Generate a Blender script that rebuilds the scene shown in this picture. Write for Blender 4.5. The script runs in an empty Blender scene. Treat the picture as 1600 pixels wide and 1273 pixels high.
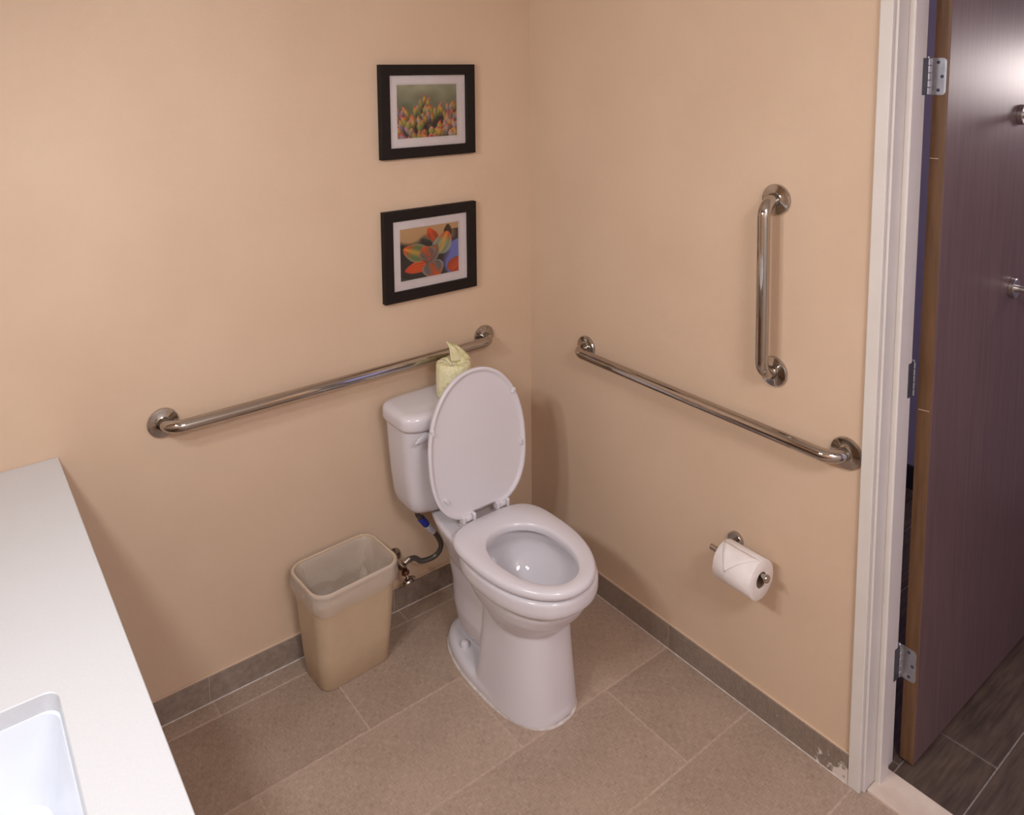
import bpy, bmesh, math, random
from mathutils import Vector, Matrix, noise
random.seed(7)
PI = math.pi
scene = bpy.context.scene
C = scene.collection

# ------------------------------------------------------------------ camera
# corner of the two visible walls = origin; back wall y=0, right wall x=0, floor z=0 (metres)
CF, CCX, CCY = 1204.58, 800.0, 234.18            # focal length and principal point, pixels of 1600x1273
CP = Vector((-1.7537, -2.1569, 1.8031)); YAW, PITCH, ROLL = 0.6591, -0.1045, -0.0072
_f = Vector((math.sin(YAW)*math.cos(PITCH), math.cos(YAW)*math.cos(PITCH), math.sin(PITCH)))
_r = Vector((math.cos(YAW), -math.sin(YAW), 0)); _u = _r.cross(_f)
CR = math.cos(ROLL)*_r + math.sin(ROLL)*_u; CU = -math.sin(ROLL)*_r + math.cos(ROLL)*_u; CFW = _f
cam_d = bpy.data.cameras.new('camera'); cam = bpy.data.objects.new('camera', cam_d); C.objects.link(cam)
cam_d.sensor_fit = 'HORIZONTAL'; cam_d.sensor_width = 36.0; cam_d.lens = CF/1600*36
cam_d.shift_x = -(CCX-800)/1600; cam_d.shift_y = -(636.5-CCY)/1600
cam_d.clip_start = 0.02
cam.matrix_world = Matrix(((CR.x, CU.x, -CFW.x, CP.x), (CR.y, CU.y, -CFW.y, CP.y), (CR.z, CU.z, -CFW.z, CP.z), (0, 0, 0, 1)))
scene.camera = cam

def at(px, py, axis, val):
    """world point where the ray of a photo pixel meets the plane axis=val"""
    d = CR*((px-CCX)/CF) - CU*((py-CCY)/CF) + CFW
    return CP + d*((val-CP[axis])/d[axis])

# ------------------------------------------------------------------ world and lights
def lin(r, g, b):
    return tuple(((c/255)/12.92 if c/255 <= 0.04045 else ((c/255+0.055)/1.055)**2.4) for c in (r, g, b))
w = bpy.data.worlds.new('world'); scene.world = w; w.use_nodes = True
w.node_tree.nodes['Background'].inputs[0].default_value = (0.58, 0.53, 0.90, 1)
w.node_tree.nodes['Background'].inputs[1].default_value = 0.9
scene.view_settings.view_transform = 'Standard'; scene.view_settings.look = 'None'
scene.view_settings.gamma = 1.0; scene.view_settings.use_curve_mapping = False
scene.view_settings.exposure = 0.0

def point_light(name, loc, power, col, size):
    d = bpy.data.lights.new(name, 'POINT'); d.energy = power; d.color = col; d.shadow_soft_size = size
    o = bpy.data.objects.new(name, d); C.objects.link(o); o.location = loc; return o
def area_light(name, loc, target, power, col, sx, sy):
    d = bpy.data.lights.new(name, 'AREA'); d.energy = power; d.color = col; d.shape = 'RECTANGLE'; d.size = sx; d.size_y = sy
    o = bpy.data.objects.new(name, d); C.objects.link(o); o.location = loc
    o.rotation_euler = (Vector(target)-Vector(loc)).to_track_quat('-Z', 'Y').to_euler(); return o
WARM = (0.9, 0.95, 1.0); NEUT = (0.97, 0.95, 1.0)
# the two shades of the vanity light on the left wall, open towards the room
area_light('vanity_lamp_light', (-1.99, -0.92, 1.93), (-1.0, -0.92, 1.25), 8.2, WARM, 0.14, 0.14)
area_light('vanity_lamp_light.001', (-1.99, -1.24, 1.93), (-1.0, -1.24, 1.25), 8.2, WARM, 0.14, 0.14)
area_light('ceiling_panel_light', (-1.30, -2.75, 2.42), (-1.30, -2.75, 0), 34, NEUT, 0.55, 0.55)
point_light('hall_sconce_light', (1.42, -1.62, 1.775), 9, (1.0, 0.90, 0.86), 0.10)

# ------------------------------------------------------------------ materials
def mat(name, col, rough=0.5, metal=0.0, **kw):
    m = bpy.data.materials.new(name); m.use_nodes = True
    b = m.node_tree.nodes['Principled BSDF']
    b.inputs['Base Color'].default_value = (*col, 1); b.inputs['Roughness'].default_value = rough; b.inputs['Metallic'].default_value = metal
    for k, v in kw.items():
        b.inputs[k.replace('_', ' ')].default_value = v
    return m
def nd(m, t, **kw):
    n = m.node_tree.nodes.new(t)
    for k, v in kw.items():
        if k in n.inputs: n.inputs[k].default_value = v
        else: setattr(n, k, v)
    return n
def lk(m, a, ao, b, bi): m.node_tree.links.new(a.outputs[ao], b.inputs[bi])
def noise_mat(name, c1, c2, scale, rough=0.5, bump=0.0, bscale=None, stretch=(1, 1, 1), detail=4, metal=0.0, lo=0.35, hi=0.65, bdist=0.002):
    m = mat(name, c1, rough, metal); b = m.node_tree.nodes['Principled BSDF']
    tc = nd(m, 'ShaderNodeTexCoord'); mp = nd(m, 'ShaderNodeMapping'); mp.inputs['Scale'].default_value = stretch
    lk(m, tc, 'Object', mp, 'Vector')
    n = nd(m, 'ShaderNodeTexNoise', Scale=scale, Detail=detail); lk(m, mp, 0, n, 'Vector')
    r = nd(m, 'ShaderNodeValToRGB'); r.color_ramp.elements[0].position = lo; r.color_ramp.elements[1].position = hi
    r.color_ramp.elements[0].color = (*c1, 1); r.color_ramp.elements[1].color = (*c2, 1)
    lk(m, n, 0, r, 0); lk(m, r, 0, b, 'Base Color')
    if bump:
        n2 = nd(m, 'ShaderNodeTexNoise', Scale=bscale or scale, Detail=2.0); lk(m, tc, 'Object', n2, 'Vector')
        bp = nd(m, 'ShaderNodeBump', Strength=bump, Distance=bdist); lk(m, n2, 0, bp, 'Height'); lk(m, bp, 0, b, 'Normal')
    return m
M = {}
M['wall'] = noise_mat('painted_wall', lin(206, 178, 152), lin(210, 183, 157), 3.0, 0.62, 0.35, 260, bdist=0.0012)
M['ceil'] = noise_mat('ceiling_paint', lin(225, 215, 205), lin(230, 220, 210), 3.0, 0.8, 0.2, 200)
M['whitewall'] = noise_mat('white_wall_tile', lin(232, 230, 228), lin(226, 224, 222), 3.0, 0.3)
M['hallwall'] = noise_mat('hall_wall_paint', lin(150, 140, 152), lin(156, 146, 158), 3.0, 0.7, 0.2, 220)
M['black'] = mat('black_baseboard', lin(28, 24, 26), 0.5)
M['grout'] = noise_mat('grout', lin(190, 166, 149), lin(174, 150, 134), 90, 0.9)
M['caulk'] = noise_mat('white_caulk', lin(214, 204, 198), lin(190, 178, 170), 60, 0.6)

def linen_tile(name, base, var, dirt=None):
    """woven-linen porcelain: fine crossed threads, slightly different tone on every tile"""
    m = mat(name, base, 0.55); b = m.node_tree.nodes['Principled BSDF']
    tc = nd(m, 'ShaderNodeTexCoord'); oi = nd(m, 'ShaderNodeObjectInfo')
    outs = []
    for st in ((90, 1300, 90), (1300, 90, 1300)):
        mp = nd(m, 'ShaderNodeMapping'); mp.inputs['Scale'].default_value = st; lk(m, tc, 'Object', mp, 'Vector')
        n = nd(m, 'ShaderNodeTexNoise', Scale=0.55, Detail=2.0); lk(m, mp, 0, n, 'Vector'); outs.append(n)
    big = nd(m, 'ShaderNodeTexNoise', Scale=4.0, Detail=3.0); lk(m, tc, 'Object', big, 'Vector')
    a = nd(m, 'ShaderNodeMath', operation='ADD'); lk(m, outs[0], 0, a, 0); lk(m, outs[1], 0, a, 1)
    a2 = nd(m, 'ShaderNodeMath', operation='MULTIPLY_ADD'); lk(m, big, 0, a2, 0); a2.inputs[1].default_value = 0.5; lk(m, a, 0, a2, 2)
    a3 = nd(m, 'ShaderNodeMath', operation='MULTIPLY_ADD'); lk(m, oi, 'Random', a3, 0); a3.inputs[1].default_value = 0.22; lk(m, a2, 0, a3, 2)
    r = nd(m, 'ShaderNodeValToRGB'); r.color_ramp.elements[0].position = 0.42*2; r.color_ramp.elements[1].position = 1.0
    mr = nd(m, 'ShaderNodeMapRange'); mr.inputs['From Min'].default_value = 0.95; mr.inputs['From Max'].default_value = 1.75
    lk(m, a3, 0, mr, 0)
    r.color_ramp.elements[0].position = 0.0; r.color_ramp.elements[1].position = 1.0
    r.color_ramp.elements[0].color = (*base, 1); r.color_ramp.elements[1].color = (*var, 1)
    lk(m, mr, 0, r, 0)
    col = r
    if dirt:
        dn = nd(m, 'ShaderNodeTexNoise', Scale=70.0, Detail=6.0); lk(m, tc, 'Object', dn, 'Vector')
        sp = nd(m, 'ShaderNodeSeparateXYZ'); lk(m, tc, 'Object', sp, 0)
        gy = nd(m, 'ShaderNodeMapRange'); gy.inputs['From Min'].default_value = dirt[0]; gy.inputs['From Max'].default_value = dirt[1]; lk(m, sp, 'Y', gy, 0)
        gz = nd(m, 'ShaderNodeMapRange'); gz.inputs['From Min'].default_value = 0.062; gz.inputs['From Max'].default_value = 0.022; lk(m, sp, 'Z', gz, 0)
        mu = nd(m, 'ShaderNodeMath', operation='MULTIPLY'); lk(m, gy, 0, mu, 0); lk(m, gz, 0, mu, 1)
        mu2 = nd(m, 'ShaderNodeMath', operation='MULTIPLY_ADD'); lk(m, mu, 0, mu2, 0); mu2.inputs[1].default_value = 0.34; lk(m, dn, 0, mu2, 2)
        st = nd(m, 'ShaderNodeValToRGB'); st.color_ramp.elements[0].position = 0.70; st.color_ramp.elements[1].position = 0.80; lk(m, mu2, 0, st, 0)
        mx = nd(m, 'ShaderNodeMixRGB'); lk(m, st, 0, mx, 0); lk(m, r, 0, mx, 1); mx.inputs[2].default_value = (*lin(215, 203, 194), 1)
        col = mx
    lk(m, col, 0, b, 'Base Color')
    bp = nd(m, 'ShaderNodeBump', Strength=0.25, Distance=0.0008); lk(m, a, 0, bp, 'Height'); lk(m, bp, 0, b, 'Normal')
    return m
M['tile'] = linen_tile('linen_floor_tile', lin(130, 110, 95), lin(193, 169, 150))
M['basetile'] = linen_tile('linen_base_tile', lin(112, 97, 86), lin(160, 142, 128))
M['basetile_worn'] = linen_tile('linen_base_tile_scuffed', lin(112, 97, 86), lin(160, 142, 128), dirt=(-1.15, -1.25))

def wood_plank(name):
    m = mat(name, lin(70, 55, 46), 0.45); b = m.node_tree.nodes['Principled BSDF']
    tc = nd(m, 'ShaderNodeTexCoord'); oi = nd(m, 'ShaderNodeObjectInfo')
    ad = nd(m, 'ShaderNodeVectorMath', operation='ADD'); lk(m, tc, 'Object', ad, 0); lk(m, oi, 'Location', ad, 1)
    mp = nd(m, 'ShaderNodeMapping'); mp.inputs['Scale'].default_value = (5, 45, 5); lk(m, ad, 0, mp, 'Vector')
    n = nd(m, 'ShaderNodeTexNoise', Scale=1.6, Detail=7.0, Distortion=0.6); lk(m, mp, 0, n, 'Vector')
    n2 = nd(m, 'ShaderNodeTexNoise', Scale=9.0, Detail=3.0); lk(m, ad, 0, n2, 'Vector')
    mx = nd(m, 'ShaderNodeMath', operation='MULTIPLY_ADD'); lk(m, n2, 0, mx, 0); mx.inputs[1].default_value = 0.5; lk(m, n, 0, mx, 2)
    r = nd(m, 'ShaderNodeValToRGB'); r.color_ramp.elements[0].position = 0.5; r.color_ramp.elements[1].position = 1.0
    r.color_ramp.elements[0].color = (*lin(58, 46, 40), 1); r.color_ramp.elements[1].color = (*lin(100, 82, 70), 1)
    lk(m, mx, 0, r, 0); lk(m, r, 0, b, 'Base Color')
    bp = nd(m, 'ShaderNodeBump', Strength=0.2, Distance=0.001); lk(m, n, 0, bp, 'Height'); lk(m, bp, 0, b, 'Normal')
    return m
M['plank'] = wood_plank('wood_look_plank')
M['hallgrout'] = noise_mat('hall_grout', lin(150, 138, 132), lin(132, 122, 116), 80, 0.9)
M['stone'] = noise_mat('threshold_stone', lin(222, 205, 190), lin(206, 186, 170), 14, 0.4)
M['trim'] = noise_mat('painted_trim', lin(212, 205, 198), lin(216, 209, 203), 8, 0.42, 0.05, 90)
M['jambdark'] = mat('dark_gap', lin(60, 55, 55), 0.8)
M['chrome'] = mat('polished_steel', (0.47, 0.44, 0.41), 0.06, 1.0)
M['nickel'] = mat('brushed_nickel', (0.62, 0.60, 0.58), 0.28, 1.0)
M['hinge'] = noise_mat('satin_hinge_steel', (0.50, 0.50, 0.54), (0.58, 0.58, 0.62), 60, 0.35, metal=0.9)
M['darkmetal'] = mat('dark_screw', lin(70, 72, 82), 0.45, 0.2)
M['porcelain'] = noise_mat('porcelain', lin(212, 206, 210), lin(215, 209, 213), 3, 0.05)
M['seatplastic'] = noise_mat('seat_plastic', lin(212, 207, 212), lin(215, 210, 215), 3, 0.22)
M['water'] = mat('bowl_water', (0.9, 0.92, 0.93), 0.02, 0.0, Transmission_Weight=1.0, IOR=1.33)
M['quartz'] = noise_mat('white_quartz', lin(205, 206, 208), lin(202, 203, 205), 220, 0.35, detail=3)
M['sink'] = noise_mat('sink_porcelain', lin(222, 226, 234), lin(224, 228, 236), 3, 0.10)
M['paper'] = noise_mat('tissue_paper', lin(232, 224, 221), lin(226, 217, 213), 40, 0.9, 0.3, 180)
M['card'] = noise_mat('cardboard_core', lin(120, 100, 84), lin(134, 112, 95), 60, 0.9)
M['bin'] = noise_mat('beige_bin_plastic', lin(196, 170, 140), lin(200, 174, 144), 30, 0.5, 0.1, 400)
M['frame'] = noise_mat('black_frame_wood', lin(24, 17, 15), lin(32, 24, 21), 40, 0.62, stretch=(1, 1, 8))
M['frame'].node_tree.nodes['Principled BSDF'].inputs['Specular IOR Level'].default_value = 0.25
M['matboard'] = noise_mat('mat_board', lin(226, 217, 217), lin(222, 213, 213), 60, 0.9)
M['hose'] = noise_mat('braided_hose', lin(78, 74, 72), lin(128, 122, 118), 900, 0.35, metal=0.7)
M['valve'] = noise_mat('valve_chrome', (0.42, 0.38, 0.34), (0.52, 0.47, 0.42), 40, 0.18, metal=1.0)
M['bluetag'] = mat('blue_tag', lin(38, 52, 170), 0.4)
M['whitetag'] = noise_mat('white_printed_tag', lin(225, 222, 226), lin(170, 168, 190), 220, 0.5)
M['copper'] = mat('rust_ring', lin(112, 66, 44), 0.4, 0.6)
M['dooredge'] = noise_mat('door_edge_wood', lin(98, 69, 44), lin(114, 82, 54), 12, 0.5, stretch=(8, 8, 0.6))

def door_mat():
    m = mat('dark_door_laminate', lin(84, 66, 62), 0.42); b = m.node_tree.nodes['Principled BSDF']
    tc = nd(m, 'ShaderNodeTexCoord'); mp = nd(m, 'ShaderNodeMapping'); mp.inputs['Scale'].default_value = (55, 55, 2.2); lk(m, tc, 'Object', mp, 'Vector')
    n = nd(m, 'ShaderNodeTexNoise', Scale=2.0, Detail=5.0); lk(m, mp, 0, n, 'Vector')
    r = nd(m, 'ShaderNodeValToRGB'); r.color_ramp.elements[0].position = 0.3; r.color_ramp.elements[1].position = 0.7
    r.color_ramp.elements[0].color = (*lin(100, 77, 75), 1); r.color_ramp.elements[1].color = (*lin(116, 91, 88), 1)
    lk(m, n, 0, r, 0); lk(m, r, 0, b, 'Base Color')
    return m
M['door'] = door_mat()

def film_mat(name, col, alpha, rough=0.2):
    """thin plastic film: part see-through, part glossy/diffuse"""
    m = bpy.data.materials.new(name); m.use_nodes = True; t = m.node_tree
    b = t.nodes['Principled BSDF']; b.inputs['Base Color'].default_value = (*col, 1); b.inputs['Roughness'].default_value = rough
    tr = t.nodes.new('ShaderNodeBsdfTransparent'); mx = t.nodes.new('ShaderNodeMixShader'); mx.inputs[0].default_value = alpha
    t.links.new(tr.outputs[0], mx.inputs[1]); t.links.new(b.outputs[0], mx.inputs[2]); t.links.new(mx.outputs[0], t.nodes['Material Output'].inputs[0])
    return m
M['film'] = film_mat('bin_liner_film', lin(226, 216, 208), 0.34, 0.12)
def glass_mat():
    m = bpy.data.materials.new('picture_glass'); m.use_nodes = True; t = m.node_tree
    t.nodes.remove(t.nodes['Principled BSDF'])
    tr = t.nodes.new('ShaderNodeBsdfTransparent'); gl = t.nodes.new('ShaderNodeBsdfGlossy'); gl.inputs['Roughness'].default_value = 0.03
    fr = t.nodes.new('ShaderNodeFresnel'); fr.inputs[0].default_value = 1.25; mx = t.nodes.new('ShaderNodeMixShader')
    t.links.new(fr.outputs[0], mx.inputs[0]); t.links.new(tr.outputs[0], mx.inputs[1]); t.links.new(gl.outputs[0], mx.inputs[2]); t.links.new(mx.outputs[0], t.nodes['Material Output'].inputs[0])
    return m
M['glass'] = glass_mat()
def print_mat():
    m = mat('printed_photo', (0.5, 0.5, 0.5), 0.5); b = m.node_tree.nodes['Principled BSDF']
    a = nd(m, 'ShaderNodeVertexColor'); a.layer_name = 'Col'; lk(m, a, 0, b, 'Base Color'); return m
M['print'] = print_mat()
def wrapper_mat():
    m = mat('wrapper_paper', lin(214, 208, 160), 0.7); b = m.node_tree.nodes['Principled BSDF']
    tc = nd(m, 'ShaderNodeTexCoord')
    mp = nd(m, 'ShaderNodeMapping'); mp.inputs['Rotation'].default_value = (0.5, 0.7, 0.4); lk(m, tc, 'Object', mp, 'Vector')
    n = nd(m, 'ShaderNodeTexNoise', Scale=26.0, Detail=3.0, Distortion=2.2); lk(m, mp, 0, n, 'Vector')
    r = nd(m, 'ShaderNodeValToRGB'); e = r.color_ramp.elements; e[0].position = 0.38; e[0].color = (*lin(206, 206, 146), 1); e[1].position = 0.5; e[1].color = (*lin(232, 222, 192), 1)
    x = e.new(0.62); x.color = (*lin(220, 214, 164), 1)
    lk(m, n, 0, r, 0); lk(m, r, 0, b, 'Base Color'); return m
M['wrapper'] = wrapper_mat()

# ------------------------------------------------------------------ mesh helpers
def add_box(bm, lo, hi, bev=0.0, seg=1):
    t = bmesh.new(); bmesh.ops.create_cube(t, size=1.0)
    for v in t.verts: v.co = Vector([lo[i] + (v.co[i]+0.5)*(hi[i]-lo[i]) for i in range(3)])
    if bev: bmesh.ops.bevel(t, geom=t.edges[:], offset=bev, segments=seg, affect='EDGES', profile=0.5)
    me = bpy.data.meshes.new('t'); t.to_mesh(me); t.free(); bm.from_mesh(me); bpy.data.meshes.remove(me)
def add_loft(bm, rings, cap0=True, cap1=True, closed=True):
    vs = [[bm.verts.new(p) for p in r] for r in rings]; n = len(vs[0])
    for a, b in zip(vs, vs[1:]):
        for i in range(n if closed else n-1): bm.faces.new((a[i], a[(i+1) % n], b[(i+1) % n], b[i]))
    if cap0: bm.faces.new(vs[0][::-1])
    if cap1: bm.faces.new(vs[-1])
def add_tube(bm, pts, rad, n=16, cap=True):
    pts = [Vector(p) for p in pts]; rad = rad if isinstance(rad, (list, tuple)) else [rad]*len(pts)
    rings = []; prev = None
    for i, p in enumerate(pts):
        t = (pts[min(i+1, len(pts)-1)] - pts[max(i-1, 0)]).normalized()
        if prev is None:
            x = t.orthogonal().normalized()
        else:
            x = (prev - t*prev.dot(t)).normalized()
        prev = x; y = t.cross(x)
        rings.append([p + (x*math.cos(2*PI*k/n) + y*math.sin(2*PI*k/n))*rad[i] for k in range(n)])
    add_loft(bm, rings, cap, cap)
def add_lathe(bm, prof, origin, axis, n=32, cap0=True, cap1=True):
    """prof = [(radius, height along axis)]"""
    a = Vector(axis).normalized(); x = a.orthogonal().normalized(); y = a.cross(x); o = Vector(origin)
    add_loft(bm, [[o + a*h + (x*math.cos(2*PI*k/n) + y*math.sin(2*PI*k/n))*max(r, 1e-5) for k in range(n)] for r, h in prof], cap0, cap1)
def spline(pts, sub=8):
    pts = [Vector(p) for p in pts]; out = []
    for i in range(len(pts)-1):
        p0 = pts[max(i-1, 0)]; p1 = pts[i]; p2 = pts[i+1]; p3 = pts[min(i+2, len(pts)-1)]
        for k in range(sub):
            t = k/sub
            out.append(0.5*((2*p1) + (p2-p0)*t + (2*p0-5*p1+4*p2-p3)*t*t + (3*p1-p0-3*p2+p3)*t**3))
    out.append(pts[-1]); return out
def obj(name, bm, m, parent=None, smooth=False, loc=None, angle=40):
    bmesh.ops.recalc_face_normals(bm, faces=bm.faces[:])
    me = bpy.data.meshes.new(name); bm.to_mesh(me); bm.free()
    me.materials.append(M[m] if isinstance(m, str) else m)
    return obj_me(name, me, parent, smooth, loc, angle)
def obj_me(name, me, parent=None, smooth=False, loc=None, angle=40):
    if smooth:
        me.polygons.foreach_set('use_smooth', [True]*len(me.polygons))
        me.set_sharp_from_angle(angle=math.radians(angle))
    o = bpy.data.objects.new(name, me); C.objects.link(o)
    if loc is not None: o.location = loc
    if parent is not None:
        o.parent = parent
        # children are modelled in world coordinates: keep them where they are
        o.matrix_parent_inverse = Matrix.Translation(-parent_world(parent))
    return o
def parent_world(p):
    v = Vector(p.location)
    while p.parent is not None:
        v = v + p.matrix_parent_inverse.translation + Vector(p.parent.location) if False else v
        p = p.parent
    return v
def box(name, lo, hi, m, parent=None, bev=0.0, seg=1, smooth=False):
    bm = bmesh.new(); add_box(bm, lo, hi, bev, seg); return obj(name, bm, m, parent, smooth)
def tag(o, label=None, cat=None, group=None, kind=None):
    for k, v in (('label', label), ('category', cat), ('group', group), ('kind', kind)):
        if v: o[k] = v
    return o
def thing(name, loc, label, cat, group=None, kind=None):
    o = bpy.data.objects.new(name, None); C.objects.link(o); o.location = loc; o.empty_display_size = 0.05
    return tag(o, label, cat, group, kind)
def egg(cx, d0, d1, dm, hw, z, nr=2.2, nf=2.2, n=56):
    """horizontal egg outline: rear at y=-d0, front at y=-d1, widest at y=-dm"""
    r = []
    for k in range(n):
        t = 2*PI*k/n; c, s = math.cos(t), math.sin(t); e = 2/(nf if c > 0 else nr)
        L = (d1-dm) if c > 0 else (dm-d0)
        r.append(Vector((cx + hw*math.copysign(abs(s)**e, s), -(dm + L*math.copysign(abs(c)**e, c)), z)))
    return r

# ------------------------------------------------------------------ the setting
XL, YF, ZC = -2.12, -3.30, 2.44          # left wall, wall behind the camera, ceiling
DOOR_Y0, DOOR_Y1, DOOR_TOP = -1.322, -2.235, 2.06
WT = 0.13                                # thickness of the right wall
HX = 1.515                               # far wall of the hall

def tiled_floor():
    bm = bmesh.new(); add_box(bm, (XL, YF, -0.06), (0.012, 0, -0.0007))
    f = tag(obj('floor', bm, 'grout'), 'taupe woven-look porcelain tile bathroom floor with pale grout', 'floor', kind='structure')
    L, W, g = 0.605, 0.3023, 0.0026
    edges = [0.0] + [0.0739 + W*k for k in range(12)]
    cache = {}
    for i in range(len(edges)-1):
        y1, y0 = -edges[i], -min(edges[i+1], -YF)
        if y1 <= YF: break
        off = -0.587 if i % 2 == 0 else -0.277
        xs = [0.012]; x = off
        while x > XL: xs.append(x); x -= L
        xs.append(XL)
        for xa, xb in zip(xs, xs[1:]):
            sx, sy = (xa-xb-2*g), (y1-y0-2*g)
            if sx < 0.01 or sy < 0.01: continue
            key = (round(sx, 4), round(sy, 4))
            if key not in cache:
                b = bmesh.new(); add_box(b, (-sx/2, -sy/2, -0.008), (sx/2, sy/2, 0.0), 0.0008)
                me = bpy.data.meshes.new('floor_tile'); b.to_mesh(me); b.free(); me.materials.append(M['tile']); cache[key] = me
            o = bpy.data.objects.new('floor_tile', cache[key]); C.objects.link(o)
            o.location = ((xa+xb)/2, (y0+y1)/2, 0); o.parent = f
    return f
tiled_floor()

def hall_floor():
    bm = bmesh.new(); add_box(bm, (0.112, -3.6, -0.06), (HX, 1.2, -0.0025))
    f = tag(obj('floor_hall', bm, 'hallgrout'), 'dark wood-look plank tile floor of the hall beyond the door', 'floor', kind='structure')
    W, L, g = 0.160, 0.91, 0.0022; cache = {}
    for i in range(-12, 28):
        y1 = -1.325 + W*(i+1) - W; y0 = y1 - W      # row 0: -1.325 .. -1.485
        if y0 < -3.6 or y1 > 1.2: continue
        off = {0: 0.337, 1: 0.149}.get(i, 0.15 + ((i*0.337) % 0.91))
        xs = [0.112]; x = off
        while x < HX:
            if x > 0.13: xs.append(x)
            x += L
        xs.append(HX)
        for xa, xb in zip(xs, xs[1:]):
            sx, sy = xb-xa-2*g, W-2*g
            key = (round(sx, 4), round(sy, 4))
            if key not in cache:
                b = bmesh.new(); add_box(b, (-sx/2, -sy/2, -0.008), (sx/2, sy/2, 0.0), 0.001)
                me = bpy.data.meshes.new('plank'); b.to_mesh(me); b.free(); me.materials.append(M['plank']); cache[key] = me
            o = bpy.data.objects.new('plank', cache[key]); C.objects.link(o); o.location = ((xa+xb)/2, (y0+y1)/2, 0); o.parent = f
hall_floor()

tag(box('wall_back', (XL-0.1, 0, -0.06), (WT, 0.1, ZC), 'wall'), 'beige painted wall behind the toilet and pictures', 'wall', kind='structure')
bm = bmesh.new()
add_box(bm, (0, -1.30, -0.06), (WT, 0, ZC))
add_box(bm, (0, DOOR_Y1-0.02, DOOR_TOP+0.02), (WT, -1.30, ZC))
add_box(bm, (0, YF, -0.06), (WT, DOOR_Y1-0.02, ZC))
tag(obj('wall_right', bm, 'wall'), 'beige painted wall with grab bars beside the doorway', 'wall', kind='structure')
tag(box('wall_left', (XL-0.1, YF, -0.06), (XL, 0, ZC), 'wall'), 'beige painted wall behind the vanity counter', 'wall', kind='structure')
tag(box('wall_front', (XL-0.1, YF-0.1, -0.06), (WT, YF, ZC), 'whitewall'), 'white wall opposite the toilet', 'wall', kind='structure')
tag(box('ceiling', (XL-0.1, YF-0.1, ZC), (WT, 0.1, ZC+0.06), 'ceil'), 'off-white bathroom ceiling', 'ceiling', kind='structure')
tag(box('wall_hall', (HX, -3.6, -0.06), (HX+0.1, 1.2, ZC), 'hallwall'), 'dim violet-grey wall across the hall beyond the door', 'wall', kind='structure')
tag(box('ceiling_hall', (WT, -3.6, ZC), (HX+0.1, 1.3, ZC+0.06), 'ceil'), 'ceiling of the hall', 'ceiling', kind='structure')
tag(box('baseboard_hall', (HX-0.012, -3.6, -0.002), (HX, 1.2, 0.105), 'black', bev=0.002), 'black baseboard across the hall', 'baseboard', kind='structure')

def baseboard(name, label, pieces, axis, worn=-1):
    H, T, g = 0.0796, 0.010, 0.0014
    bm = bmesh.new()
    a0, a1 = pieces[0], pieces[-1]
    def rng(p, q, t0, t1, z0, z1):
        lo, hi = min(p, q), max(p, q)
        return ((lo, -t1, z0), (hi, -t0, z1)) if axis == 'x' else ((-t1, lo, z0), (-t0, hi, z1))
    add_box(bm, *rng(a0, a1, 0.0, T-0.0018, 0.0, H-0.001))
    # thin caulk bead where tile meets floor
    b = tag(obj(name, bm, 'grout'), label, 'baseboard', kind='structure')
    bm = bmesh.new(); add_box(bm, *rng(a0, a1, T-0.001, T+0.0022, -0.001, 0.0024), 0.0008); obj('caulk_bead', bm, 'caulk', b)
    bm = bmesh.new(); add_box(bm, *rng(a0, a1, 0.0, T-0.003, H-0.0015, H+0.0022), 0.0008); obj('caulk_bead', bm, 'wall', b)
    for k, (p, q) in enumerate(zip(pieces, pieces[1:])):
        s = 1 if q > p else -1
        bm = bmesh.new(); add_box(bm, *rng(p+s*g, q-s*g, 0.001, T, 0.0015, H), 0.0009)
        obj('base_tile', bm, 'basetile_worn' if k == worn else 'basetile', b)
baseboard('baseboard_back', 'taupe tile baseboard under the wall behind the toilet', [-0.010, -0.600, -1.200, -1.800, XL], 'x')
baseboard('baseboard_right', 'taupe tile baseboard running to the door casing with a whitish scuff', [0.0, -0.079, -0.684, -1.2715], 'y', worn=2)

# ------------------------------------------------------------------ doorway: casing, jamb, stop, threshold, door leaf
ZT = DOOR_TOP
tr = tag(box('trim_1', (0.0005, -1.3085, 0.0), (0.145, -1.290, ZT+0.02), 'trim', bev=0.0012), 'off-white painted door frame with stepped casing and stop', 'door frame', kind='structure')
bm = bmesh.new(); add_box(bm, (-0.013, -1.3025, 0.0), (0.0, -1.2715, ZT+0.06), 0.0022, 2); obj('casing', bm, 'trim', tr)
bm = bmesh.new(); add_box(bm, (0.049, -1.3235, 0.0), (0.092, -1.3080, ZT), 0.0025, 2); obj('door_stop', bm, 'trim', tr)
# far jamb and head of the same frame
bm = bmesh.new(); add_box(bm, (0.0005, -2.26, 0.0), (0.145, -2.2415, ZT+0.02), 0.0012); obj('jamb', bm, 'trim', tr)
bm = bmesh.new(); add_box(bm, (0.0005, -2.2415, ZT+0.003), (0.145, -1.3085, ZT+0.02), 0.0012); obj('head_jamb', bm, 'trim', tr)
bm = bmesh.new(); add_box(bm, (-0.013, -2.28, 0.0), (0.0, -2.2475, ZT+0.06), 0.0022, 2); obj('casing', bm, 'trim', tr)
bm = bmesh.new(); add_box(bm, (-0.013, -2.2475, ZT+0.026), (0.0, -1.3025, ZT+0.06), 0.0022, 2); obj('head_casing', bm, 'trim', tr)
bm = bmesh.new(); add_box(bm, (0.012, -2.2410, -0.05), (0.111, -1.3090, 0.006), 0.0025, 2)
tag(obj('threshold', bm, 'stone'), 'pale stone threshold strip across the doorway', 'threshold', kind='structure')

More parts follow.
